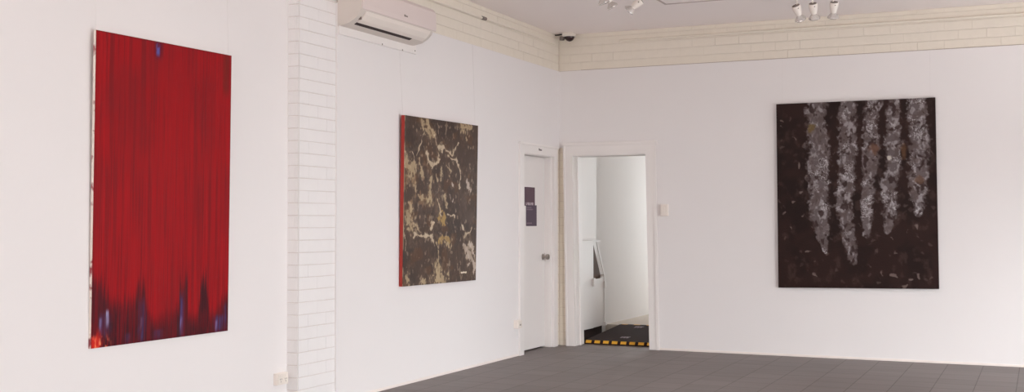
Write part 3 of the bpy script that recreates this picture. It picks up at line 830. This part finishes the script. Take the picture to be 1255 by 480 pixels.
bm = NB(); box(bm, XW + 0.029, XW + 0.037, -4.866, -4.754, 0.197, 0.267, 0.002); obj('outlet_plate', bm, M_beige, t)
for y in (-4.838, -4.782):
    bm = NB()
    for dy, dz in ((-0.008, 0.004), (0.008, 0.004), (0, -0.012)):
        box(bm, XW + 0.0365, XW + 0.0378, y + dy - 0.0018, y + dy + 0.0018, 0.222 + dz, 0.232 + dz)
    obj('socket_holes', bm, M_capdark, t)
    bm = NB(); box(bm, XW + 0.0365, XW + 0.041, y - 0.006, y + 0.006, 0.246, 0.260, 0.001); obj('rocker', bm, M_plastic, t)

# ------------------------------------------------------------------ ramp with hazard edge in the doorway
t = thing('threshold_ramp', 'dark rubber ramp mat with yellow and black hazard edge in the doorway', 'ramp', (0.57, 0.25, 0.0))
RX0, RX1 = 0.19, 1.34
bm = NB()
prism(bm, [(0.238, 0.0), (0.243, 0.012), (0.262, 0.040), (1.37, 0.116), (1.45, 0.115), (1.45, 0.1085), (1.4195, 0.1085), (1.4195, 0.0)], 'x', 0.188, 1.34)
obj('ramp_body', bm, M_rubber, t)
nblk = 8
for i in range(12):
    x = 0.200 + i * 0.0975
    if x + 0.06 > RX1: break
    bm = NB()
    # block lies on the bevelled front edge
    P = [(x, 0.2432, 0.0125), (x + 0.062, 0.2432, 0.0125), (x + 0.062, 0.2620, 0.0400), (x, 0.2620, 0.0400)]
    nn = Vector((0, -0.83, 0.56)) * 0.0012
    F = [bm.verts.new(Vector(p) + nn) for p in P]; Bk = [bm.verts.new(Vector(p) - nn) for p in P]
    bm.faces.new(F); bm.faces.new(Bk[::-1])
    for k in range(4): bm.faces.new((F[k], F[(k + 1) % 4], Bk[(k + 1) % 4], Bk[k]))
    obj('hazard_block', bm, M_yellow, t)
for i in range(8):
    x = 0.20 + i * 0.15
    if x + 0.07 > RX1: break
    bm = NB(); box(bm, x, x + 0.07, 1.395, 1.435, 0.1145, 0.1170); obj('hazard_block', bm, M_yellow, t)
def slope_z(y): return 0.040 + (y - 0.262) * (0.076 / 1.108)
for (x0, y0, n_) in ((0.50, 0.48, 6), (0.42, 1.19, 6)):
    bm = NB()
    for i in range(n_):
        x = x0 + i * 0.0165
        for (a, b, c_, d) in ((0, .35, 0, 1), (.35, .75, .8, 1)) if i % 2 else ((0, .3, 0, 1), (.3, .75, .4, .6), (.5, .75, 0, 1)):
            ya, yb = y0 + c_ * 0.09, y0 + d * 0.09
            v = [(x + a * .0165, ya), (x + b * .0165, ya), (x + b * .0165, yb), (x + a * .0165, yb)]
            F = [bm.verts.new((p[0], p[1], slope_z(p[1]) + 0.0010)) for p in v]
            G = [bm.verts.new((p[0], p[1], slope_z(p[1]) - 0.0010)) for p in v]
            bm.faces.new(F); bm.faces.new(G[::-1])
            for k in range(4): bm.faces.new((F[k], F[(k + 1) % 4], G[(k + 1) % 4], G[k]))
    obj('mat_lettering', bm, M_ink2, t)

# ------------------------------------------------------------------ low white timber unit along the corridor wall
t = thing('timber_unit', 'low white painted timber unit with slanted opening, just inside the doorway', 'timber unit', (0.035, 0.7, 0.12))
def panel(name, pts, x0, x1, mat, bev=0.002):
    bm = NB(); prism(bm, pts, 'x', x0, x1, bev); return obj(name, bm, mat, t)
panel('side_panel', [(0.245, 0.125), (0.77, 0.120), (0.77, 1.075), (0.245, 1.075)], 0.070, 0.092, M_trim)
panel('end_panel', [(0.775, 0.122), (1.115, 0.128), (1.115, 0.700), (1.03, 0.66), (0.775, 0.66)], 0.070, 0.088, M_trim)
panel('slanted_brace', [(0.868, 1.072), (0.900, 1.072), (1.135, 0.700), (1.112, 0.690)], 0.087, 0.094, M_trim)
panel('backing_board', [(0.245, 0.122), (1.115, 0.128), (1.115, 0.71), (0.88, 1.07), (0.245, 1.07)], 0.036, 0.044, M_timber, 0)
panel('top_ledge', [(0.245, 1.075), (0.955, 1.075), (0.955, 1.095), (0.245, 1.095)], 0.036, 0.112, M_trim)
panel('upper_rail', [(0.245, 1.12), (0.96, 1.12), (0.96, 1.128), (0.245, 1.128)], 0.034, 0.050, M_trim, 0.001)
panel('kick_board', [(0.245, 0.0), (1.112, 0.0), (1.112, 0.121), (0.245, 0.119)], 0.036, 0.066, M_rubber, 0.001)
bm = NB(); box(bm, 0.036, 0.094, 1.115, 1.140, 0.122, 0.700, 0.002); obj('corner_post', bm, M_trim, t)
bm = NB(); box(bm, 0.092, 0.112, 0.735, 0.795, 0.585, 0.675, 0.008); obj('latch_block', bm, M_trim, t)
bm = NB(); box(bm, 0.093, 0.106, 1.11, 1.150, 0.545, 0.625, 0.004); obj('latch_block', bm, M_trim, t)
bm = NB(); box(bm, 0.036, 0.110, 1.10, 1.160, 0.1215, 0.165, 0.003); obj('foot_block', bm, M_trim, t)

# ------------------------------------------------------------------ sky outside, camera, view
w = bpy.data.worlds.new('sky'); scene.world = w; w.use_nodes = True
bg = w.node_tree.nodes['Background']; bg.inputs['Color'].default_value = (0.75, 0.85, 1.0, 1); bg.inputs['Strength'].default_value = 0.25

cd = bpy.data.cameras.new('camera'); cam = bpy.data.objects.new('camera', cd); link(cam)
cam.location = (4.6506, -11.3881, 1.2987)
cam.rotation_euler = (PI / 2 + 0.0224, 0, 0.4286)
cd.sensor_fit = 'HORIZONTAL'; cd.sensor_width = 36.0; cd.lens = 1423.78 / 1255 * 36.0
cd.clip_start = 0.05; cd.clip_end = 100
scene.camera = cam
scene.view_settings.view_transform = 'Standard'; scene.view_settings.look = 'None'
scene.view_settings.exposure = 0.10; scene.view_settings.gamma = 1.0
scene.view_settings.use_curve_mapping = False
scene.cycles.max_bounces = 10
scene.cycles.diffuse_bounces = 8
